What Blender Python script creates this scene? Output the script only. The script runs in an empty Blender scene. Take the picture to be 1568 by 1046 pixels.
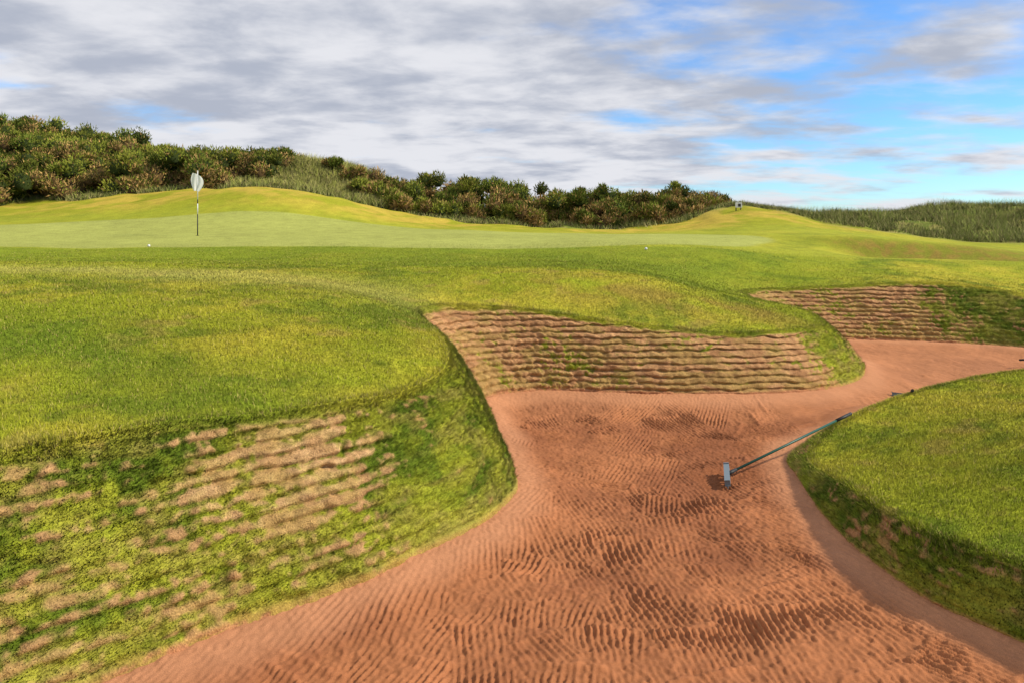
import bpy, math, numpy as np
from mathutils import Vector
rng = np.random.default_rng(7)
sc = bpy.context.scene
F32 = np.float32

# ------------------------------------------------------------ helpers
def ss(a, b, x):
    t = np.clip((np.asarray(x, dtype=float) - a) / (b - a), 0, 1)
    return t * t * (3 - 2 * t)

_tabs = {}
def vnoise(x, y, seed=0):
    if seed not in _tabs:
        _tabs[seed] = np.random.default_rng(1000 + seed).random((256, 256)).astype(F32)
    T = _tabs[seed]
    x = np.asarray(x, dtype=float); y = np.asarray(y, dtype=float)
    x, y = x*.8 + y*.6, y*.8 - x*.6
    ix = np.floor(x); iy = np.floor(y)
    fx = (x - ix).astype(F32); fy = (y - iy).astype(F32)
    ix = ix.astype(np.int64) & 255; iy = iy.astype(np.int64) & 255
    ix1 = (ix + 1) & 255; iy1 = (iy + 1) & 255
    fx = fx * fx * (3 - 2 * fx); fy = fy * fy * (3 - 2 * fy)
    return (T[ix, iy] * (1 - fx) + T[ix1, iy] * fx) * (1 - fy) + (T[ix, iy1] * (1 - fx) + T[ix1, iy1] * fx) * fy

def fbm(x, y, seed=0, octv=3):
    r = 0; a = 0.5; tot = 0
    for o in range(octv):
        r = r + a * vnoise(x * 2 ** o + 17.3 * o, y * 2 ** o + 5.1 * o, seed + o)
        tot += a; a *= 0.5
    return r / tot

def mk_mesh(name, V, Fc, col=None, smooth=True, mat=None, parent=None):
    V = np.ascontiguousarray(V, dtype=F32); Fc = np.ascontiguousarray(Fc, dtype=np.int32)
    k = Fc.shape[1]
    me = bpy.data.meshes.new(name)
    me.vertices.add(len(V)); me.vertices.foreach_set("co", V.ravel())
    me.loops.add(Fc.size); me.loops.foreach_set("vertex_index", Fc.ravel())
    me.polygons.add(len(Fc)); me.polygons.foreach_set("loop_start", np.arange(0, Fc.size, k, dtype=np.int32))
    me.update(calc_edges=True)
    me.polygons.foreach_set("use_smooth", np.full(len(Fc), smooth, dtype=bool))
    if col is not None:
        ca = me.color_attributes.new("Col", 'FLOAT_COLOR', 'POINT')
        c4 = np.ones((len(V), 4), dtype=F32); c4[:, :3] = col
        ca.data.foreach_set("color", c4.ravel())
    ob = bpy.data.objects.new(name, me)
    sc.collection.objects.link(ob)
    if mat: me.materials.append(mat)
    if parent: ob.parent = parent
    return ob

def grid_faces(nu, nv):
    i = np.arange(nu - 1)[:, None]; j = np.arange(nv - 1)[None, :]
    a = (i * nv + j)
    return np.stack([a, a + nv, a + nv + 1, a + 1], -1).reshape(-1, 4)

# ------------------------------------------------------------ bunker outline: lip (x,y,z) + toe (x,y)
P = np.array([
(-4.4,2.6,1.25,-3.5,2.5),(-3.1,4.05,1.22,-2.6,3.5),(-2.75,4.37,1.26,-2.23,3.83),(-2.24,4.87,1.21,-1.72,4.33),
(-1.64,5.36,1.17,-1.12,4.82),(-1.2,5.8,1.13,-.70,5.28),(-.88,6.25,1.14,-.21,5.92),(-.65,6.85,1.2,.04,6.57),
(-.70,7.6,1.22,-.05,7.35),(-.88,8.4,1.25,-.18,8.2),(-1.15,9.3,1.28,-.33,9.0),(-1.35,10.1,1.3,-.33,9.5),
(-1.1,10.65,1.31,-.08,9.8),(-.5,10.75,1.3,.25,9.92),(.1,10.72,1.26,.6,9.97),(.75,10.65,1.19,1.0,9.93),
(1.51,10.55,1.08,1.6,9.87),(2.47,10.5,.98,2.5,9.8),(3.33,10.5,.91,3.4,9.8),(4.08,10.7,.91,4.3,9.98),
(4.8,11.15,.92,5.1,10.55),(5.15,11.8,.95,5.6,11.3),(5.15,12.7,1.0,5.85,12.2),(4.85,13.7,1.05,5.8,13.2),
(4.75,14.7,1.1,5.75,13.8),(5.3,15.25,1.12,6.1,14.1),(6.2,15.2,1.16,6.7,14.15),(7.2,15.1,1.2,7.4,14.1),
(8.5,15,1.2,8.4,13.85),(9.7,14.8,1.13,9.3,13.5),(10.6,14.1,.98,9.9,12.95),(11,12.8,.8,10.15,12.2),
(10.6,11.3,.68,10.0,11.6),(9.4,10.3,.62,9.2,10.8),(8.1,9.9,.62,8.0,10.25),(6.8,9.5,.59,6.65,9.85),
(5.4,9.0,.49,5.2,9.3),(4.3,8.4,.4,4.05,8.65),(3.5,7.85,.29,3.3,8.05),(3.1,7.4,.2,2.92,7.55),
(2.97,6.95,.2,2.83,7.05),(2.93,6.5,.25,2.73,6.5),(2.9,6.05,.3,2.67,6.0),(2.88,5.65,.34,2.66,5.55),
(2.91,5.15,.4,2.72,5.05),(3.03,4.75,.44,2.84,4.65),(3.24,4.45,.43,3.08,4.25),(3.6,3.7,.5,3.35,3.6),
(3.9,2.7,.6,3.5,2.7),(3.4,1.5,.85,2.9,2.1),(1.3,.9,1.0,1.2,1.7),(-1.5,.9,1.1,-1.3,1.8),(-3.6,1.3,1.2,-2.9,2.0)])
nP = len(P)
def crom(u):
    u = np.asarray(u); i = np.floor(u).astype(int); f = (u - i)[:, None]
    p0, p1, p2, p3 = P[(i-1) % nP], P[i % nP], P[(i+1) % nP], P[(i+2) % nP]
    return 0.5 * ((2*p1) + (-p0+p2)*f + (2*p0-5*p1+4*p2-p3)*f*f + (-p0+3*p1-3*p2+p3)*f**3)
poly = crom(np.arange(0, nP, 1/3.0))
LIP = poly[:, :2]; TOE = poly[:, 3:5]

def dist_poly(x, y, Q):
    out = np.full(x.shape, 1e9, dtype=F32); x = x.astype(F32); y = y.astype(F32)
    A = Q.astype(F32); B = np.roll(Q, -1, 0).astype(F32)
    for a, b in zip(A, B):
        d = b - a; L2 = float(d @ d) + 1e-12
        t = np.clip(((x-a[0])*d[0] + (y-a[1])*d[1]) / L2, 0, 1)
        np.minimum(out, (x-a[0]-t*d[0])**2 + (y-a[1]-t*d[1])**2, out=out)
    return np.sqrt(out)
def inside(x, y, Q):
    r = np.zeros(x.shape, dtype=bool)
    A = Q; B = np.roll(Q, -1, 0)
    for a, b in zip(A, B):
        if a[1] == b[1]: continue
        c = ((a[1] > y) != (b[1] > y))
        r ^= c & (x < (b[0]-a[0]) * (y-a[1]) / (b[1]-a[1]) + a[0])
    return r

# ------------------------------------------------------------ land surface (thin plate spline through surveyed spots)
ctl = [tuple(p[:3]) for p in P]
ctl += [(-4.7,6.5,1.5),(-3,6.5,1.42),(-1.8,7.5,1.42),(-2.6,8.5,1.6),(-1.9,9.6,1.5),(-6.5,9,1.74),(-3.5,10,1.68),(-5,5,1.38),
(-7,6,1.6),(-6,3,1.4),(-10,8,1.8),(-10,2,1.6),(0,-1,1.0),(0,-6,1.1),(-5,-3,1.3),(5,-3,1.0),(-12,-8,1.3),(12,-8,1.1),
(4.5,6.5,.6),(6,7.5,.7),(4.3,5,.66),(6,5,.82),(5,3,.8),(8,7,.8),(8,3,.95),(12,8,.9),(13,12,1.0),(14,5,1.1),
(-8.6,12,1.8),(-4,12,1.72),(0,12,1.58),(2.5,12,1.38),(3.9,12.2,1.15),(-13,13,1.8),
(-10.8,15,1.75),(-4,15,1.7),(0,15,1.66),(3,15,1.52),(4.2,15.6,1.32),(12,15.5,1.1),(15,14,1.1),
(-13,18,1.77),(-5,18,1.77),(0,18,1.77),(5,18,1.64),(8,18,1.44),(12,18,1.36),(16,18,1.3),
(-16,22,1.9),(-6,22,1.9),(0,22,1.9),(6,22,1.85),(10,22,1.62),(13,22,1.45),(17,22,1.30),(24,20,1.35),
(-19,26,2.2),(-11.6,26,2.2),(-3,26,2.12),(3,26,2.05),(8,26,2.0),(12.3,26,2.0),(16,26,1.62),(18.5,26,1.45),(23,26,1.5),
(-21.5,30,2.5),(-15,30,2.75),(-10,30,2.95),(-4,30,2.2),(2,30,1.97),(8,30,2.05),(14,30,2.0),(20,31,1.75),(26,31,2.0),
(-24,34,3.07),(-18,34,3.5),(-12,34,4.1),(-9.5,34,3.75),(-5.5,34,2.65),(-2,34,2.3),(3,34,2.07),(8,34,2.2),(10.5,34,2.7),(14,34,2.55),(20,35,2.3),(25,35,2.6),
(-26,38,3.7),(-20,38,4.0),(-13,38,4.1),(-8,38,3.5),(-3,38,2.6),(3,38,2.1),(8,38,2.4),(12,38,3.3),(14.5,38,2.95),(20,39,2.65),(26,39,3.15),(31,38,2.75),
(-33,44,6.6),(-24,44,5.5),(-17,44,5.0),(-13.5,43,5.9),(-9,43,5.2),(-3,44,3.0),(4,44,2.6),(10,44,3.0),(16,44,2.6),(21,44,2.5),(26.5,43,3.15),(32,43,2.8),
(-34,52,8.0),(-24,52,6.2),(-12,52,5.0),(0,52,2.6),(12,52,2.2),(24,52,2.2),(36,50,2.1),(-38,36,4.5),(-35,26,2.8),(-28,16,2.0),(32,28,1.6),(30,14,1.5),(-24,4,1.7),(24,3,1.2)]
ctl = np.array(ctl)
def tps_k(r2): return r2 * np.log(r2 + 1e-9)
def tps_fit(C, lam=0.02):
    n = len(C); X = C[:, :2]
    r2 = ((X[:, None] - X[None])**2).sum(-1)
    K = tps_k(r2) + lam*np.eye(n); Pm = np.c_[np.ones(n), X]
    A = np.block([[K, Pm], [Pm.T, np.zeros((3, 3))]])
    return np.linalg.solve(A, np.r_[C[:, 2], 0, 0, 0])
W = tps_fit(ctl)
def bankline(x): return 22.9 - .12*(x-12)
def land(x, y):
    x = np.asarray(x, dtype=float); y = np.asarray(y, dtype=float); sh = x.shape
    x = x.ravel(); y = y.ravel(); out = np.empty(len(x))
    xc = np.clip(x, -42, 40); yc = np.clip(y, -12, 56)
    n = len(ctl)
    for s in range(0, len(x), 40000):
        a = xc[s:s+40000]; b = yc[s:s+40000]
        r2 = (a[:, None]-ctl[None, :, 0])**2 + (b[:, None]-ctl[None, :, 1])**2
        out[s:s+40000] = tps_k(r2) @ W[:n] + W[n] + W[n+1]*a + W[n+2]*b
    far = ss(2, 45, np.hypot(x-xc, y-yc))
    out = out*(1-far) + (0.8 + 0.5*(fbm(x*.01, y*.01, 3)-.5))*far
    und = ss(9, 13, y) * 0.20*(fbm(x*.25, y*.25, 11, 2)-.5)*(1-.3*ss(19, 22, y)) + ss(30, 37, y)*0.6*(fbm(x*.35, y*.35, 12)-.5)
    near = (0.08*(fbm(x*.8+4, y*.8, 14)-.5) + .02*(fbm(x*4, y*4, 15)-.5))*(1-ss(16, 22, y))
    bx_ = ss(9.3, 11.5, x)*(1-ss(14.5, 20, x)); yb = y-bankline(x)
    bk = bx_*(-.26*np.exp(-((yb+1.1)/1.0)**2) + .24*np.exp(-((yb-1.1)/1.0)**2))
    dn = ss(14, 18, x)*ss(29, 33, y)*(1-ss(46, 52, y))*.6*(fbm(x*.55, y*.4, 18)-.5)
    return (out + und + near + bk + dn).reshape(sh)

def sandz(x, y, dB):
    sD = ss(1.6, 2.6, x) * (1 - ss(8.6, 9.4, y))
    bank = (.1 + .1*ss(7, 9.5, y) - .12*ss(11, 13, y))*(1-sD) + .05*sD
    return .12*ss(10.5, 13, y) + bank*np.exp(-(np.maximum(dB, 0)/.5)**1.4) + .05*(fbm(x*.8, y*.8, 21)-.5)

# ------------------------------------------------------------ materials
def nt(name):
    m = bpy.data.materials.new(name); m.use_nodes = True
    N = m.node_tree.nodes; L = m.node_tree.links
    b = N["Principled BSDF"]
    return m, N, L, b
def attr_mat(name, rough=.9, nscale=(8, 60), namt=(.25, .35), bump=.3, bscale=80, bdist=.01, spec=.2, up=0.0):
    m, N, L, b = nt(name)
    b.inputs["Roughness"].default_value = rough; b.inputs["Specular IOR Level"].default_value = spec
    at = N.new("ShaderNodeAttribute"); at.attribute_name = "Col"
    tc = N.new("ShaderNodeTexCoord"); last = at.outputs["Color"]
    for s, a in zip(nscale, namt):
        n = N.new("ShaderNodeTexNoise"); n.inputs["Scale"].default_value = s; n.inputs["Detail"].default_value = 4
        L.new(tc.outputs["Object"], n.inputs["Vector"])
        mr = N.new("ShaderNodeMapRange"); mr.inputs[1].default_value = .25; mr.inputs[2].default_value = .75
        mr.inputs[3].default_value = 1-a; mr.inputs[4].default_value = 1+a
        L.new(n.outputs["Fac"], mr.inputs[0])
        mx = N.new("ShaderNodeVectorMath"); mx.operation = 'SCALE'
        L.new(last, mx.inputs[0]); L.new(mr.outputs[0], mx.inputs["Scale"]); last = mx.outputs[0]
    L.new(last, b.inputs["Base Color"])
    if bump > 0:
        n = N.new("ShaderNodeTexNoise"); n.inputs["Scale"].default_value = bscale; n.inputs["Detail"].default_value = 5
        L.new(tc.outputs["Object"], n.inputs["Vector"])
        bp = N.new("ShaderNodeBump"); bp.inputs["Strength"].default_value = bump; bp.inputs["Distance"].default_value = bdist
        L.new(n.outputs["Fac"], bp.inputs["Height"]); L.new(bp.outputs[0], b.inputs["Normal"])
    if up > 0:
        g = N.new("ShaderNodeNewGeometry"); mv = N.new("ShaderNodeMix"); mv.data_type = 'VECTOR'
        mv.inputs[0].default_value = up; mv.inputs[5].default_value = (0, 0, 1)
        L.new(g.outputs["Normal"], mv.inputs[4])
        vn = N.new("ShaderNodeVectorMath"); vn.operation = 'NORMALIZE'
        L.new(mv.outputs[1], vn.inputs[0]); L.new(vn.outputs[0], b.inputs["Normal"])
    return m
M_land = attr_mat("turf", nscale=(2.2, 22), namt=(.14, .30), bump=.5, bscale=28, bdist=.03, spec=.05)
M_wall = attr_mat("stacked_turf", nscale=(14, 90), namt=(.25, .4), bump=.8, bscale=90, bdist=.014, spec=.05)
M_sand = attr_mat("red_sand", nscale=(3, 240), namt=(.08, .34), bump=.7, bscale=190, bdist=.006, spec=.12)
M_blade = attr_mat("grass_blades", nscale=(), namt=(), bump=0, spec=.1, up=.70)
M_leaf = attr_mat("gorse_leaf", nscale=(), namt=(), bump=0, spec=.1, up=.3)
def flat(name, c, rough=.6, spec=.4):
    m, N, L, b = nt(name)
    b.inputs["Roughness"].default_value = rough; b.inputs["Specular IOR Level"].default_value = spec
    n = N.new("ShaderNodeTexNoise"); n.inputs["Scale"].default_value = 35
    r = N.new("ShaderNodeMix"); r.data_type = 'RGBA'
    r.inputs[6].default_value = (*[v*.75 for v in c], 1); r.inputs[7].default_value = (*c, 1)
    L.new(n.outputs["Fac"], r.inputs[0]); L.new(r.outputs[2], b.inputs["Base Color"])
    return m

# ------------------------------------------------------------ turf colours
C = lambda *a: np.array(a)
def mixc(a, b, t): return a*(1-t[..., None]) + b*t[..., None]
def landcol(x, y):
    n1 = fbm(x*.45, y*.45, 31); n2 = fbm(x*1.7, y*1.7, 33); n4 = fbm(x*5, y*5, 36); n5 = fbm(x*.22+5, y*.5, 38)
    base = C(.285, .310, .020) * np.ones(x.shape+(3,))
    c = mixc(base, C(.45, .385, .036), ss(.42, .68, n1*.5+n2*.25+n4*.25))
    c = mixc(c, C(.125, .180, .014), ss(.46, .68, fbm(x*.8+9, y*.8, 37)*.6+.4*n4) * .8)
    c = mixc(c, C(.40, .27, .07), ss(.68, .78, fbm(x*2.6+3, y*2.6, 39)) * .45*(1-ss(13, 15, y)))
    c = c*(.86+.28*n5)[..., None]
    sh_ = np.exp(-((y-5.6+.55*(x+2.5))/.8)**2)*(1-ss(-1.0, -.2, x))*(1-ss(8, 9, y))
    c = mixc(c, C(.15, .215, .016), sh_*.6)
    band = ss(13.6, 14.2, y + .05*x + .3*np.sin(x*.4)) * (1-ss(19.3, 19.6, y-.01*x)) * (1-ss(4, 9, x))
    c = mixc(c, C(.190, .240, .018), band*.75)
    gd = ((x+7)/16.2)**2 + ((y-24.6)/5.3)**2
    gr = 1-ss(.94, 1.0, gd**1.0)
    gr = np.maximum(gr, (1-ss(.9, 1, ((x+2)/10.2)**2+((y-23.2)/4.2)**2)))
    c = mixc(c, C(.345, .360, .085)*(.88+.24*n1)[..., None], gr)
    collar = ss(19.3, 19.8, y)*(1-ss(30, 34, y))*(1-gr)
    c = mixc(c, C(.33, .335, .032), collar*.6)
    m = ss(30, 33, y)
    c = mixc(c, mixc(C(.30, .30, .022)*np.ones_like(c), C(.46, .34, .05), ss(.38, .62, n1*.5+n2*.5)), m)
    rough = ss(36, 37.5, y + 2.5*(n1-.5))
    rdg = ss(-.8, 1.2, y - (34.5-.75*(x-13)) + 2*(n2-.5))*ss(12.5, 14, x)*ss(25.2, 26.2, y)
    rough = np.maximum(rough, rdg)
    c = mixc(c, mixc(C(.16, .20, .032)*np.ones_like(c), C(.33, .29, .08), ss(.35, .7, n2)), rough)
    yb = y-bankline(x)
    bb = np.exp(-((yb)/.85)**4)*ss(9.8, 11.2, x + .8*(n2-.5))*(1-ss(15, 20, x))
    c = mixc(c, mixc(C(.24, .150, .035)*np.ones_like(c), C(.18, .18, .02), ss(.35, .6, n4)), bb*.85)
    hump_shade = np.exp(-((y-11.8+.12*(x-2))/.7)**2)*ss(-.5, 1, x)*(1-ss(4, 5.2, x))  # shading of the hump put into the turf colour, brown-olive
    c = mixc(c, C(.31, .215, .04), hump_shade*.8*ss(.3, .6, n2))
    brow_light = np.exp(-((y-11.0+.15*(x+4))/1.1)**2)*(1-ss(-2.5, -.5, x))  # light catching the brow, painted into the turf as a yellower tint
    c = mixc(c, C(.52, .46, .11), brow_light*.6)
    far = ss(50, 90, y)
    return mixc(c, C(.12, .16, .05), far)

# ------------------------------------------------------------ ground sheet
def axis(lo, f0, f1, hi, fine, g=1.07, mid=None):
    a = list(np.arange(f0, f1, fine)); s = fine; v = a[-1]
    while v < hi:
        s = min(s*g, max(.14, abs(v)*.03) if mid is None or v > mid else .16); v += s; a.append(v)
    s = fine; v = f0; b = []
    while v > lo:
        s = min(s*g, max(.14, abs(v)*.03) if abs(v) > 30 else .14); v -= s; b.append(v)
    return np.array(b[::-1] + a)
gx = axis(-3000, -5, 11.6, 3000, .04, mid=32)
gy = axis(-400, .6, 16, 3500, .04, mid=50)
X, Y = np.meshgrid(gx, gy, indexing='ij')
Z = land(X, Y)
ix = np.where((gx > -5.2) & (gx < 11.9))[0]; iy = np.where((gy > .5) & (gy < 16.2))[0]
sl = (slice(ix[0], ix[-1]+1), slice(iy[0], iy[-1]+1))
bx, by = X[sl], Y[sl]
inL = inside(bx, by, LIP)
inB = inside(bx, by, TOE)
dL = dist_poly(bx, by, LIP); dB = dist_poly(bx, by, TOE)
t = np.where(inB, 1, dL/(dL+dB+1e-6)); t = np.where(inL, t, 0)
zt = Z[sl]
zs = sandz(bx, by, np.where(inB, dB, 0))
z2 = zt*(1-t) + zs*t - .09*ss(0, .12, t)
Z[sl] = np.where(inL, z2, zt)
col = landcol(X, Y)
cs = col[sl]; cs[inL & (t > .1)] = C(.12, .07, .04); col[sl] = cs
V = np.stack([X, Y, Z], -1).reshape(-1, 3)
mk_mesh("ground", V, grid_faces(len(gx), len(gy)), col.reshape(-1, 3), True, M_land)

# ------------------------------------------------------------ sand sheet with raked grooves
sx = np.r_[np.arange(-4.2, -2.7, .04), np.arange(-2.7, 3.5, .0105), np.arange(3.5, 10.6, .035)]
sy = np.r_[np.arange(1.4, 3.6, .05), np.arange(3.6, 7.6, .0105), np.arange(7.6, 10.4, .018), np.arange(10.4, 14.5, .035)]
X, Y = np.meshgrid(sx, sy, indexing='ij')
sB = dist_poly(X, Y, TOE) * np.where(inside(X, Y, TOE), 1, -1)
H = np.zeros_like(X)
strokes = []
for k in range(300):
    cy = 9.6 - 6.4*rng.random()**.8
    cx = rng.uniform(-2.4, 3.2) if cy < 7.6 else rng.uniform(-.4, 6)
    if cy < 6.8: ang = math.radians(rng.normal(92 + 9*(cx-.5), 13)); Ls = rng.uniform(.8, 2.0)
    else: ang = math.radians(rng.choice([5, 75, 110, 172]) + rng.normal(0, 12)); Ls = rng.uniform(.8, 2.0)
    strokes.append((cx, cy, ang, Ls, rng.uniform(.42, .60), rng.uniform(-.10, .10), rng.uniform(.042, .050), rng.uniform(.009, .017)))
strokes.sort(key=lambda s: -s[1]+rng.normal(0, .5))
for k in range(40):
    strokes.append((rng.uniform(5.2, 9.5), rng.uniform(10, 13.2), math.radians(rng.normal(20, 30)), 1.4, .6, .1, .07, .008))
wx = .03*(fbm(X*2.5, Y*2.5, 91)-.5) + .014*(vnoise(X*11, Y*11, 92)-.5)
for (cx, cy, ang, Ls, w, cur, sp, dp) in strokes:
    R = Ls*.6+.4
    i0, i1 = np.searchsorted(sx, [cx-R, cx+R]); j0, j1 = np.searchsorted(sy, [cy-R, cy+R])
    if i1-i0 < 2 or j1-j0 < 2: continue
    xs = X[i0:i1, j0:j1]-cx; ys = Y[i0:i1, j0:j1]-cy; ww_ = wx[i0:i1, j0:j1]
    a = xs*math.cos(ang)+ys*math.sin(ang); l = -xs*math.sin(ang)+ys*math.cos(ang)
    l = l + cur*a*a + ww_
    m = (1-ss(w/2-.06, w/2+.02, np.abs(l)+ww_))*(1-ss(Ls/2-.08, Ls/2, np.abs(a)+ww_*3))
    g = dp*(1-2*np.abs(np.sin(np.pi*l/sp))**.7)*(.7+.3*np.sin(a*9+cy*7)) + .016*np.exp(-((a-Ls/2+.06)/.03)**2)
    H[i0:i1, j0:j1] = H[i0:i1, j0:j1]*(1-m) + g*m
smooth_edge = ss(.1, .45, sB + .25*(fbm(X*1.5, Y*1.5, 41)-.5))
crumb = fbm(X*20, Y*20, 44)
Hr = H*np.clip(-.15+2.1*fbm(X*2.2, Y*2.2, 43), .1, 1.5) + .020*(crumb-.5) + .014*(vnoise(X*46, Y*46, 47)-.5) + .03*(fbm(X*3.5, Y*3.5, 49)-.5)
Hs = .020*(fbm(X*4, Y*4, 45)-.5) + .009*(vnoise(X*40, Y*40, 47)-.5) + .2*H
H = Hr*smooth_edge + Hs*(1-smooth_edge)
Zs = sandz(X, Y, sB) + H + np.where(sB < 0, sB*.15, 0)
n = fbm(X*1.1, Y*1.1, 46)
dry = 1-smooth_edge
col = mixc(C(.385, .148, .060)*np.ones(X.shape+(3,)), C(.265, .096, .040), ss(.38, .68, n*.7+crumb*.3))
col = mixc(col, C(.54, .25, .125), np.clip(dry*.75, 0, 1))
col = mixc(col, C(.48, .215, .10), ss(8.6, 10, Y)*.5)
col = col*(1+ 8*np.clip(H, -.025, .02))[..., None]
Fc = grid_faces(len(sx), len(sy))
keep = (sB.ravel() > -.14)
Fc = Fc[keep[Fc].all(1)]
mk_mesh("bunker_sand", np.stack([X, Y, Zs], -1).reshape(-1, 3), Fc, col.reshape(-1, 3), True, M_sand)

# ------------------------------------------------------------ stacked turf faces
uu = np.arange(0, nP, .02); q = crom(uu)
seg = np.hypot(*(np.roll(q, -1, 0)-q)[:, :2].T)
seg = np.maximum(seg, np.hypot(*(np.roll(q, -1, 0)-q)[:, 3:5].T))
ymid = q[:, 4]; ds = np.where(ymid < 2.8, .08, np.where(ymid < 8, .012, .018)); ds = np.where(q[:, 0] > 10.3, .06, ds)
cum = np.r_[0, np.cumsum(seg/ds)]; nu = int(cum[-1])
ue = np.interp(np.arange(nu+1)/nu*cum[-1], cum, np.r_[uu, nP])
q = crom(ue); sarc = np.r_[0, np.cumsum(np.hypot(*(q[1:]-q[:-1])[:, :2].T))]
nv = 116; tv = np.linspace(-.05, 1.06, nv)
Q = q[:, None, :]; T = tv[None, :]
px = Q[..., 0]*(1-T)+Q[..., 3]*T; py = Q[..., 1]*(1-T)+Q[..., 4]*T
sz = sandz(q[:, 3], q[:, 4], np.zeros(len(q)))[:, None]
lz = land(q[:, 0], q[:, 1])[:, None]
height = lz-sz
Tz = np.clip(T, 0, 2)
pz = lz + (sz-lz)*(Tz - .10*np.sin(np.clip(T, 0, 1)**.8*np.pi)) + np.where(T < 0, .006, 0)
dx = Q[..., 3]-Q[..., 0]; dy = Q[..., 4]-Q[..., 1]; dl = np.hypot(dx, dy)+1e-6; dx = dx/dl; dy = dy/dl
S = sarc[:, None]*np.ones_like(T)
lx, ly = Q[..., 0]*np.ones_like(T), Q[..., 1]*np.ones_like(T)
TT = T*np.ones_like(S)
nA = fbm(S*1.1, pz*2.5, 51); nB = fbm(S*8, pz*13, 53); nC = fbm(S*2.6, pz*1.6, 55); nD = vnoise(S*26, pz*34, 56)
sp = .078
lay = (pz + .03*(fbm(S*.8, pz*1.5+3, 57)-.5) + .055*(fbm(S*5, pz*11, 58)-.5))/sp
fr = lay-np.floor(lay)
ledge = (ss(0, .25, fr) - ss(.6, 1.0, fr))
layid = np.floor(lay)
blk = vnoise(S*6.5+layid*13.7, layid*7.1, 59)*.6 + vnoise(S*2.1+layid*3.7, layid*5.1, 60)*.4
isA = (1-ss(-1.1, -.85, lx))*(1-ss(6.0, 6.6, ly))
isN = ss(5.7, 6.4, ly)*(1-ss(9.2, 9.9, ly))*(1-ss(.5, 1, lx))
isD = ss(2.5, 2.7, lx)*(1-ss(9.9, 10.3, ly))
isC = ss(12.5, 13.5, ly)
isB = np.clip(1-isA-isN-isD-isC, 0, 1)
bare = np.exp(-((lx+1.75)/.76)**2)*np.exp(-((TT-.38)/.34)**2)
bare = np.maximum(bare, .55*np.exp(-((lx+2.5)/.6)**2)*np.exp(-((TT-.85)/.25)**2))
gA = .84 - .48*bare
gN = .97 - .28*ss(.5, .9, 1-TT)*(1-ss(6.3, 7.0, ly))
gB = .15 + .58*ss(3.7, 4.7, lx)
gC = .28 + .48*ss(8, 9.3, lx)
gD = .66 + 0*TT
g = gA*isA+gN*isN+gB*isB+gC*isC+gD*isD
crev = 1-ledge
gt = g + .45*(nA-.5)+.8*(nB-.5) + .4*(nC-.5) + .40*(nD-.5) + (.50*(blk-.5) + .26*(crev-.4))*(isA*.6+.4)
gm = ss(.36, .66, gt)
topm = 1-ss(.03, .13, TT+.10*(nB-.5)+.06*(nC-.5))
gm = np.maximum(gm, topm)
amp = np.clip(height/1.0, .25, 1)*(ss(0.02, .1, TT))*(1-ss(.97, 1.03, TT))
disp = (.05*(ledge-.4)*(.0+1.35*blk) * (1-.55*gm) + .08*(fbm(S*2.2, pz*3, 61)-.5) + .055*(fbm(S*13, pz*18, 62)-.5))*amp
disp += .03*gm*(fbm(S*12, pz*9, 64)-.5)*amp
px = px + dx*disp; py = py + dy*disp; pz = pz + disp*.4
soil = mixc(C(.36, .180, .078)*np.ones(S.shape+(3,)), C(.53, .29, .13), ss(.3, .7, blk*.5+nB*.5))
soilA = mixc(C(.40, .235, .10)*np.ones(S.shape+(3,)), C(.54, .34, .16), ss(.35, .65, nB))
soil = mixc(soil, soilA, isA*.8)
soil = mixc(soil, C(.13, .08, .025), (1-ss(.05, .34, fr))*.8*np.clip(-.1+1.6*nB, 0, 1))
straw = mixc(C(.42, .32, .08)*np.ones_like(soil), C(.32, .29, .04), ss(.3, .7, nB))
green = mixc(C(.115, .165, .014)*np.ones_like(soil), C(.32, .335, .028), ss(.35, .65, fbm(S*2.2, pz*3.3, 66)*.6+nB*.4))
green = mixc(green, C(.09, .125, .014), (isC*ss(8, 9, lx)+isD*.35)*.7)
straws = ss(.42, .62, fbm(S*3.1, pz*9, 67)+.18*ss(.6, 1, TT))
wc = mixc(soil, straw*.85, straws*.35)
wc = mixc(wc, mixc(green, straw, straws*.5), gm)
wc = mixc(wc, C(.42, .18, .085), ss(.95, 1.0, TT+.06*(nB-.5))*(1-gm*.5))
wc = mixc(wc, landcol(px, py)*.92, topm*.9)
WV = np.stack([px, py, pz], -1)
mk_mesh("revetted_turf_wall", WV.reshape(-1, 3), grid_faces(len(q), nv)[:, ::-1], wc.reshape(-1, 3), True, M_wall)

# ------------------------------------------------------------ blades
def blades(name, Pt, col, h, w, lean=.5, ldir=None, mat=M_blade):
    n = len(Pt); th = rng.uniform(0, 2*np.pi, n)
    h = h*rng.uniform(.55, 1.25, n); wv = np.stack([np.cos(th), np.sin(th), np.zeros(n)], -1)*(w*rng.uniform(.6, 1.2, n))[:, None]/2
    ph = rng.uniform(0, 2*np.pi, n); ln = h*lean*rng.uniform(0, 1, n)
    tip = np.stack([np.cos(ph)*ln, np.sin(ph)*ln, h], -1)
    if ldir is not None: tip = tip + ldir*h[:, None]
    V = np.empty((n, 3, 3)); V[:, 0] = Pt-wv; V[:, 1] = Pt+wv; V[:, 2] = Pt+tip
    V[:, :2, 2] -= .004
    cc = np.repeat(col[:, None, :], 3, 1); cc[:, 2] *= 1.2
    return mk_mesh(name, V.reshape(-1, 3), np.arange(3*n).reshape(-1, 3), cc.reshape(-1, 3), False, mat)
def vary(c, s=.3, straw=.08, sc_=C(.50, .40, .12)):
    n = len(c); c = c*rng.uniform(1-s, 1+s, n)[:, None]
    k = rng.random(n) < straw; c[k] = sc_*rng.uniform(.7, 1.2, k.sum())[:, None]
    return c
allP, allC, allH, allW = [], [], [], []
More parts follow.
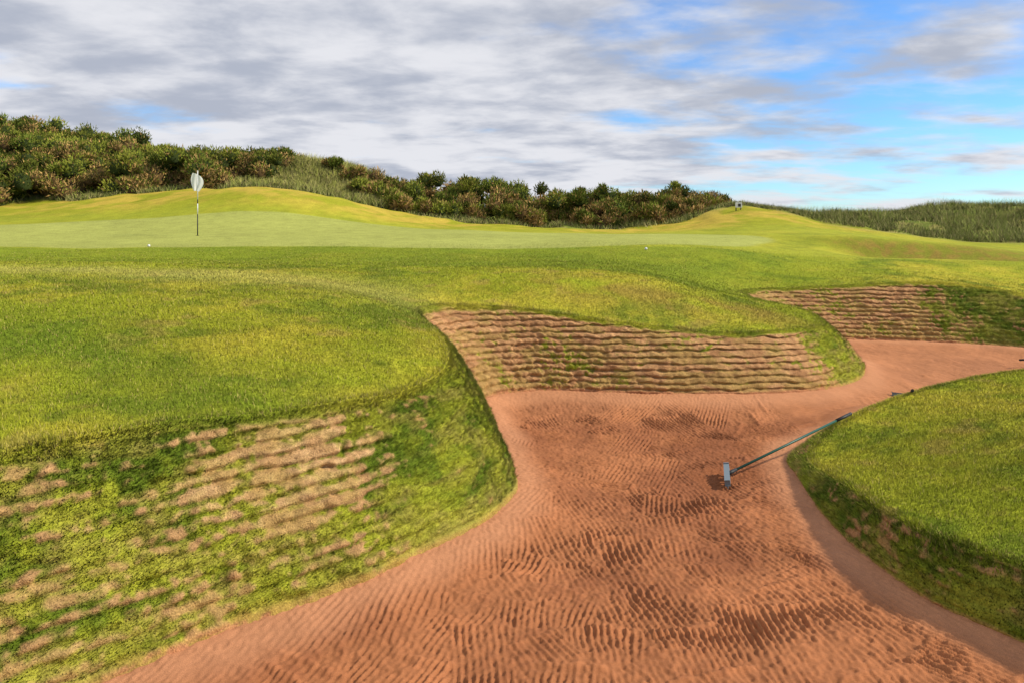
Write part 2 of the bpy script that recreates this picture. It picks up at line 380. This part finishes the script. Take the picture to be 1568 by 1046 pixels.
for (x0, x1, y0, y1) in [(-10, 10, 3.4, 8), (-14, 14, 8, 13), (-16, 16, 13, 21)]:
    dk = [3.4, 6, 8, 11, 14, 18, 21]; dv = [10000, 9000, 6000, 3000, 1700, 700, 250]
    dmax = np.interp(y0, dk, dv)
    n = int((x1-x0)*(y1-y0)*dmax); x = rng.uniform(x0, x1, n); y = rng.uniform(y0, y1, n)
    rr = np.hypot(x*.6, y); dv[-1] = 100
    dn = np.interp(rr, dk, dv)
    k = (np.abs(x) < .8*y+1.0) & (rng.random(n)*dmax < dn); x, y, rr = x[k], y[k], rr[k]
    k = ~inside(x, y, LIP); x, y, rr = x[k], y[k], rr[k]
    z = land(x, y); clump = fbm(x*5, y*5, 71); cl2 = fbm(x*17, y*17, 73)
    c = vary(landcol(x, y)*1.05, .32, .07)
    allP.append(np.stack([x, y, z], -1)); allC.append(c*(.45+.60*clump+.50*cl2)[:, None])
    allH.append(.025*(.3+.8*clump+.7*cl2)*(1-.4*ss(13, 19, y))); allW.append(.0052+.0006*np.maximum(rr-5, 0))
nl = 60000; ui = rng.uniform(0, nP, nl); e = crom(ui); k = e[:, 1] > 2.5; e = e[k]
d = e[:, 3:5]-e[:, :2]; d /= np.hypot(*d.T)[:, None]+1e-6; off = rng.normal(.01, .04, len(e))
fx = e[:, 0]+d[:, 0]*off; fy = e[:, 1]+d[:, 1]*off
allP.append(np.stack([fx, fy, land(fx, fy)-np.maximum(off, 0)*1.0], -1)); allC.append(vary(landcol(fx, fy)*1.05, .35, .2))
allH.append(np.full(len(fx), .032)*(.3+1.4*fbm(fx*8, fy*8, 75))); allW.append(np.full(len(fx), .007))
blades("mown_grass", np.concatenate(allP), np.concatenate(allC), np.concatenate(allH), np.concatenate(allW), .9)
fi = np.arange(px.size); area = np.gradient(sarc)[:, None]*np.ones_like(T)*np.maximum(height, .1)
vis = (py > 3.0) & (px < 10.6) & (TT > .01) & (TT < .97)
pr = (area*(.18+.82*gm)*vis*np.where(py > 8.5, .55, 1)).ravel(); pr /= pr.sum()
ch = rng.choice(fi, 250000, p=pr)
bp_ = WV.reshape(-1, 3)[ch] + rng.normal(0, .006, (len(ch), 3)); gg = gm.ravel()[ch]
bc = vary(wc.reshape(-1, 3)[ch]*1.12, .35, .12, C(.42, .32, .09))
out = np.stack([(dx*np.ones_like(T)).ravel()[ch], (dy*np.ones_like(T)).ravel()[ch], np.full(len(ch), -.35)], -1)
blades("wall_grass", bp_, bc, np.where(gg > .5, .028, .018), np.full(len(ch), .006), .7, out*.9)

# tall rough / marram
tp, tcx, th_, tw = [], [], [], []
def tall(x0, x1, y0, y1, n, h, w, fn=None, straw=.3, base=C(.22, .255, .05)):
    cl = rng.uniform(0, 1, (n//40, 2))*[x1-x0, y1-y0]+[x0, y0]
    id_ = rng.integers(0, len(cl), n); p = cl[id_]+rng.normal(0, .22, (n, 2))
    tone = rng.uniform(.5, 1.4, len(cl))[id_]
    if fn is not None: k = fn(p[:, 0], p[:, 1]); p = p[k]; tone = tone[k]
    z = land(p[:, 0], p[:, 1]); cln = fbm(p[:, 0]*.5, p[:, 1]*.5, 81)
    tp.append(np.c_[p, z]); tcx.append(vary(base*(.4+1.2*cln)[:, None]*tone[:, None], .3, straw, C(.46, .39, .15)))
    th_.append(h*(.2+1.5*cln)*(.5+.5*tone)); tw.append(np.full(len(p), w))
tall(13, 36, 26, 45, 100000, .36, .024, lambda x, y: (y > 35-.75*(x-13)) & (y > 26))
tall(-15, -6, 37.5, 46, 40000, .42, .035, None, .35, C(.32, .33, .07))
tall(-32, 12, 36, 38.6, 26000, .30, .03, lambda x, y: y > 36.2+.8*np.sin(x*.7), .35)
tall(11.2, 15, 37.5, 41, 9000, .28, .03)
blades("marram_grass", np.concatenate(tp), np.concatenate(tcx), np.concatenate(th_), np.concatenate(tw), 1.2)

# ------------------------------------------------------------ gorse thicket
topX = [-36, -30.2, -26.4, -22.5, -18.6, -14.8, -14.0, -13, -9, -8.2, -4, -1.7, .6, 4.5, 6.8, 8.3, 10.2, 12.2, 12.9]
topZ = [9.8, 9.03, 8.19, 7.4, 6.6, 6.5, 6.2, 6.1, 5.3, 5.3, 5.1, 4.95, 4.5, 4.25, 4.25, 4.5, 4.7, 4.15, 3.6]
bush = []
def addb(x, y, top, r):
    g_ = float(land(np.array([x]), np.array([y]))[0]); h = max(.8, top-g_)
    bush.append((x, y, g_, h, r))
for x in np.arange(-8.3, 12.4, 1.0):
    tz = np.interp(x, topX, topZ)
    addb(x+rng.normal(0, .25), 41.5+rng.normal(0, .4), tz+rng.normal(-.15, .25), 1.05)
    addb(x+rng.normal(0, .35), 39.4+rng.normal(0, .3) , 2.6+(tz-2.6)*.66+rng.normal(-.05, .3), .95)
    if x < 11.2 and rng.random() < .85: addb(x+rng.normal(0, .35), 38.0+rng.normal(0, .4)-.6*(5 < x < 10), 2.6+(tz-2.6)*.25+rng.normal(0, .3), .8)
for yy in np.arange(37.6, 49, 1.5):
    for x in np.arange(-36, -14.2, 1.2):
        if x < -.80*yy: continue
        g_ = float(land(np.array([x]), np.array([yy]))[0])
        lim = 2.6+(np.interp(x*42/yy, topX, topZ)-2.6)*yy/42
        h = rng.uniform(1.2, 2.5) if yy > 38.5 else rng.uniform(.9, 2.0)
        if yy < 38.5 and rng.random() < .25: continue
        addb(x+rng.normal(0, .4), yy+rng.normal(0, .5), min(g_+h, lim+rng.normal(-.05, .22)), 1.15)
for x, y, h in [(-10.6, 42.3, .8), (-9.2, 41, .9)]:
    g_ = float(land(np.array([x]), np.array([y]))[0]); bush.append((x, y, g_, h, .7))
LV, LC, KV, KF, KC = [], [], [], [], []
import bmesh
bm = bmesh.new(); bmesh.ops.create_icosphere(bm, subdivisions=2, radius=1)
icoV = np.array([v.co[:] for v in bm.verts]); icoF = np.array([[v.index for v in f.verts] for f in bm.faces]); bm.free()
off = 0
for (x, y, g_, h, r) in bush:
    nl = 9; tone = rng.random()**1.3; brown = rng.random() < .65
    for k in range(nl):
        a = rng.uniform(0, 2*np.pi); rr = r*rng.uniform(.15, .9)
        lr = r*rng.uniform(.26, .56); zc = g_ + rng.uniform(.15, .97)*h - lr*.75
        if k == 0: rr = .1; zc = g_+h-lr*.9
        c = C(x+math.cos(a)*rr, y+math.sin(a)*rr, max(zc, g_+lr*.2))
        lowl = 1-ss(.15, .95, (c[2]-g_)/h)
        deadlobe = rng.random() < (.85*lowl if brown else .25*lowl)+.06
        kv = icoV*lr*.72*(1+.3*(rng.random((len(icoV), 1))-.5))+c
        KV.append(kv); KF.append(icoF+off); off += len(icoV)
        KC.append(np.tile(C(.09, .055, .022) if deadlobe else C(.03, .042, .010), (len(icoV), 1)))
        n = 230
        d = rng.normal(size=(n, 3)); d[:, 1] -= .25; d[:, 2] = np.abs(d[:, 2])*1.1-.35; d /= np.linalg.norm(d, axis=1)[:, None]
        p = c + d*lr*rng.uniform(.62, 1.22, n)[:, None]
        sd = np.cross(d, rng.normal(size=(n, 3))); sd /= np.linalg.norm(sd, axis=1)[:, None]+1e-6
        tipd = d + C(0, 0, .7) + rng.normal(0, .45, (n, 3)); tipd /= np.linalg.norm(tipd, axis=1)[:, None]
        ll = rng.uniform(.08, .24, n)[:, None]; ww = rng.uniform(.025, .055, n)[:, None]
        V3 = np.stack([p-sd*ww, p+sd*ww, p+tipd*ll], 1)
        lt = rng.uniform(.5, 1.35)
        cg = mixc(C(.075, .110, .015)*np.ones((n, 3)), C(.23, .235, .03), np.full(n, tone*.6)+rng.random(n)*.4)*lt
        kk = rng.random(n) < (.7 if deadlobe else .08)
        cg[kk] = C(.37, .235, .08)*rng.uniform(.45, 1.25, kk.sum())[:, None]
        LV.append(V3.reshape(-1, 3)); LC.append(np.repeat(cg, 3, 0))
LV = np.concatenate(LV)
thicket = bpy.data.objects.new("gorse_thicket", None); sc.collection.objects.link(thicket)
mk_mesh("foliage", LV, np.arange(len(LV)).reshape(-1, 3), np.concatenate(LC), False, M_leaf, thicket)
mk_mesh("dark_cores", np.concatenate(KV), np.concatenate(KF), np.concatenate(KC), True, M_leaf, thicket)  # solid dark lobes added inside so the foliage is not see-through

# ------------------------------------------------------------ objects
def lz1(x, y): return float(land(np.array([float(x)]), np.array([float(y)]))[0])
def tube(name, a, b, r0, r1, mat, parent, seg=12):
    a = Vector(a); b = Vector(b); d = b-a
    bpy.ops.mesh.primitive_cone_add(vertices=seg, radius1=r0, radius2=r1, depth=d.length, location=(a+b)/2)
    o = bpy.context.object; o.rotation_euler = d.to_track_quat('Z', 'Y').to_euler(); o.name = name
    o.data.materials.append(mat); o.parent = parent
    for p in o.data.polygons: p.use_smooth = len(p.vertices) == 4
    return o
def empty(name, loc=(0, 0, 0)):
    e = bpy.data.objects.new(name, None); sc.collection.objects.link(e); return e
white = flat("white_paint", (.8, .8, .78)); black = flat("black_paint", (.02, .02, .022)); cloth = flat("flag_cloth", (.85, .85, .83), .8)
cn = cloth.node_tree.nodes; tr = cn.new("ShaderNodeBsdfTranslucent"); tr.inputs[0].default_value = (.85, .85, .82, 1)
mxx = cn.new("ShaderNodeMixShader"); mxx.inputs[0].default_value = .35
cloth.node_tree.links.new(cn["Principled BSDF"].outputs[0], mxx.inputs[1]); cloth.node_tree.links.new(tr.outputs[0], mxx.inputs[2])
cloth.node_tree.links.new(mxx.outputs[0], cn["Material Output"].inputs[0])
teal = flat("green_handle", (.01, .085, .055), .45); greyp = flat("grey_plastic", (.20, .25, .28), .5); dark = flat("dark_rubber", (.015, .018, .02))
hole = flat("cup_dark", (.01, .01, .01))

fs = empty("golf_flagstick"); X0, Y0 = -10.6, 24.0; z0 = lz1(X0, Y0)
cuts = [(-.1, .72, black), (.72, 1.08, white), (1.08, 1.22, black), (1.22, 2.16, white)]
for i, (a, b, m) in enumerate(cuts):
    tube("pole_section_%d" % (i+1), (X0, Y0, z0+a), (X0, Y0, z0+b), .016 if i else .018, .016, m, fs)
bpy.ops.mesh.primitive_uv_sphere_add(segments=12, ring_count=8, radius=.022, location=(X0, Y0, z0+2.17)); o = bpy.context.object; o.name = "pole_cap"; o.data.materials.append(white); o.parent = fs
nu_, nv_ = 26, 18; fv = []
for i in range(nu_):
    a = i/(nu_-1)
    for j in range(nv_):
        b = j/(nv_-1)
        wid = .05+.30*math.sin(math.pi*min(1, (.12+b*.80)))**.8*(1-.35*b)
        xx = -.04 + (a-.42)*wid*1.25
        zz = 2.13 - b*.62 - a*.10*(1-b) - .05*abs(a-.4)
        yy = .06*a*wid/.3 - .06*(a-.5) + .022*math.sin(a*13+b*2)*(.4+b*.6) + .10*(a-.5)
        fv.append((X0+xx, Y0-.05+yy, z0+zz))
fo = mk_mesh("flag", np.array(fv), grid_faces(nu_, nv_), None, True, cloth, fs)
bpy.ops.mesh.primitive_cylinder_add(vertices=24, radius=.054, depth=.02, location=(X0, Y0, z0-.004)); o = bpy.context.object; o.name = "cup"; o.data.materials.append(hole); o.parent = fs

for (bx_, by_) in [(-10.0, 19.6), (3.52, 18.7)]:
    bpy.ops.mesh.primitive_ico_sphere_add(subdivisions=4, radius=.036, location=(bx_, by_, lz1(bx_, by_)+.036))
    o = bpy.context.object; o.name = "golf_ball"; o.data.materials.append(white)
    for p in o.data.polygons: p.use_smooth = True

def rake(head, tip, headdir, hw=.42):
    e = empty("bunker_rake"); h = Vector(head); t_ = Vector(tip); hd = Vector(headdir).normalized()
    d = (t_-h); L = d.length; dn = d.normalized()
    up = hd.cross(dn).normalized()
    if up.z < 0: up = -up
    fwd = hd.cross(up).normalized()
    if fwd.dot(dn) < 0: fwd = -fwd
    tube("handle", h+dn*.10, h+dn*(L-.25), .0125, .0125, teal, e)
    tube("grip", h+dn*(L-.26), t_, .017, .017, dark, e)
    tube("socket", h-dn*.01, h+dn*.13, .022, .016, dark, e)
    bm = bmesh.new()
    bmesh.ops.create_cube(bm, size=1)
    for v in bm.verts:
        c = v.co.copy(); v.co = h + hd*c.x*hw + up*c.z*.045 + fwd*c.y*.035
    bmesh.ops.bevel(bm, geom=list(bm.edges), offset=.009, segments=2, affect='EDGES')
    me = bpy.data.meshes.new("head_bar"); bm.to_mesh(me); bm.free()
    o = bpy.data.objects.new("head_bar", me); sc.collection.objects.link(o); me.materials.append(greyp); o.parent = e
    for k in range(13):
        s = (k/12-.5)*hw*.94
        b0 = h+hd*s-up*.02
        tube("tooth_%d" % (k+1), b0, b0-up*.07-fwd*.01, .008, .004, greyp, e, 6)
    return e
rake((2.12, 7.02, .085), (3.80, 7.98, .42), (.26, .95, .10), .38)
rake((5.62, 10.08, .10), (4.84, 8.60, .53), (.85, -.5, 0))
rake((10.0, 12.35, .22), (8.56, 12.0, .22), (.2, 1, 0), .4)

mk = empty("marker_sign"); mx_, my_ = 11.45, 36.0; mz = lz1(mx_, my_)-.05
tube("post_left", (mx_-.12, my_, mz-.1), (mx_-.12, my_, mz+.2), .025, .025, black, mk)
tube("post_right", (mx_+.12, my_, mz-.1), (mx_+.12, my_, mz+.2), .025, .025, black, mk)
def box(name, c, s, mat, par):
    bm = bmesh.new(); bmesh.ops.create_cube(bm, size=1)
    for v in bm.verts: v.co = Vector((v.co.x*s[0]+c[0], v.co.y*s[1]+c[1], v.co.z*s[2]+c[2]))
    bmesh.ops.bevel(bm, geom=list(bm.edges), offset=min(s)*.2, segments=2, affect='EDGES')
    me = bpy.data.meshes.new(name); bm.to_mesh(me); bm.free(); me.materials.append(mat)
    o = bpy.data.objects.new(name, me); sc.collection.objects.link(o); o.parent = par
box("board", (mx_, my_-.045, mz+.32), (.34, .04, .26), white, mk)
box("panel", (mx_+.03, my_-.075, mz+.31), (.14, .02, .15), black, mk)

# ------------------------------------------------------------ light
S_ = Vector((.81, -.04, .58)).normalized()
sun = bpy.data.lights.new("sun", 'SUN'); sun.energy = 5.0; sun.angle = math.radians(2.5); sun.color = (1, .91, .74)
so = bpy.data.objects.new("sun", sun); sc.collection.objects.link(so); so.rotation_euler = S_.to_track_quat('Z', 'Y').to_euler()

w = bpy.data.worlds.new("World"); sc.world = w; w.use_nodes = True
N = w.node_tree.nodes; L = w.node_tree.links; N.clear()
def M(op, a=None, b=None, c=None):
    n = N.new("ShaderNodeMath"); n.operation = op
    for i, v in enumerate((a, b, c)):
        if v is None: continue
        if isinstance(v, (int, float)): n.inputs[i].default_value = v
        else: L.new(v, n.inputs[i])
    return n.outputs[0]
def MR(v, a, b, c, d, smooth=True):
    n = N.new("ShaderNodeMapRange"); n.interpolation_type = 'SMOOTHSTEP' if smooth else 'LINEAR'
    L.new(v, n.inputs[0]); n.inputs[1].default_value = a; n.inputs[2].default_value = b; n.inputs[3].default_value = c; n.inputs[4].default_value = d
    return n.outputs[0]
sky = N.new("ShaderNodeTexSky"); sky.sky_type = 'NISHITA'; sky.sun_disc = False
sky.sun_elevation = math.asin(S_.z); sky.sun_rotation = math.atan2(S_.x, S_.y); sky.air_density = 1.0; sky.dust_density = .1; sky.ozone_density = 3.0
tint = N.new("ShaderNodeMix"); tint.data_type = 'RGBA'; tint.blend_type = 'MULTIPLY'; tint.inputs[0].default_value = 1
L.new(sky.outputs[0], tint.inputs[6]); tint.inputs[7].default_value = (.66, 1.0, 1.35, 1)
tc = N.new("ShaderNodeTexCoord"); sp_ = N.new("ShaderNodeSeparateXYZ"); L.new(tc.outputs["Generated"], sp_.inputs[0])
zc = M('ADD', M('MAXIMUM', sp_.outputs[2], 0.0), .14)
u = M('DIVIDE', sp_.outputs[0], zc); v = M('DIVIDE', sp_.outputs[1], zc)
cb = N.new("ShaderNodeCombineXYZ"); L.new(u, cb.inputs[0]); L.new(v, cb.inputs[1])
def NZ(scale, det, rough, dist, offs, rot=.2, sc2=(.9, 1.05, 1)):
    mp = N.new("ShaderNodeMapping"); mp.inputs["Location"].default_value = offs; mp.inputs["Rotation"].default_value = (0, 0, rot); mp.inputs["Scale"].default_value = sc2
    L.new(cb.outputs[0], mp.inputs[0])
    n = N.new("ShaderNodeTexNoise"); n.inputs["Scale"].default_value = scale; n.inputs["Detail"].default_value = det
    n.inputs["Roughness"].default_value = rough; n.inputs["Distortion"].default_value = dist
    L.new(mp.outputs[0], n.inputs["Vector"]); return n.outputs["Fac"]
n1 = NZ(1.5, 9, .54, .1, (3.1, 1.7, 0), .2, (.8, 1.1, 1)); n2 = NZ(2.8, 8, .55, .15, (8.2, 4.4, 2)); n3 = NZ(.9, 3, .5, 0, (1.2, 7.4, 5))
bias = MR(sp_.outputs[0], .0, .50, .24, .0)
cov = MR(M('ADD', n1, bias), .42, .66, 0, 1)
tone = MR(M('ADD', M('ADD', M('MULTIPLY', n2, .65), M('MULTIPLY', n3, .35)), MR(sp_.outputs[2], .02, .30, .04, -.02)), .37, .61, 0, 1)
cc = N.new("ShaderNodeMix"); cc.data_type = 'RGBA'; L.new(tone, cc.inputs[0])
cc.inputs[6].default_value = (.46, .50, .60, 1); cc.inputs[7].default_value = (.82, .83, .88, 1)
bgc = N.new("ShaderNodeBackground"); L.new(cc.outputs[2], bgc.inputs[0]); bgc.inputs[1].default_value = .97
bgs = N.new("ShaderNodeBackground"); L.new(tint.outputs[2], bgs.inputs[0]); bgs.inputs[1].default_value = .135
mxs = N.new("ShaderNodeMixShader"); L.new(cov, mxs.inputs[0]); L.new(bgs.outputs[0], mxs.inputs[1]); L.new(bgc.outputs[0], mxs.inputs[2])
wo = N.new("ShaderNodeOutputWorld"); L.new(mxs.outputs[0], wo.inputs[0])

# ------------------------------------------------------------ camera
cam = bpy.data.cameras.new("camera"); co = bpy.data.objects.new("camera", cam); sc.collection.objects.link(co)
co.location = (0, 0, 2.6); co.rotation_euler = (math.radians(90), 0, 0)
cam.sensor_width = 36; cam.lens = 36*1090/1568; cam.shift_y = -(523-335)/1568
cam.clip_start = .05; cam.clip_end = 8000
sc.camera = co
sc.view_settings.view_transform = 'Standard'; sc.view_settings.look = 'None'; sc.view_settings.exposure = 0
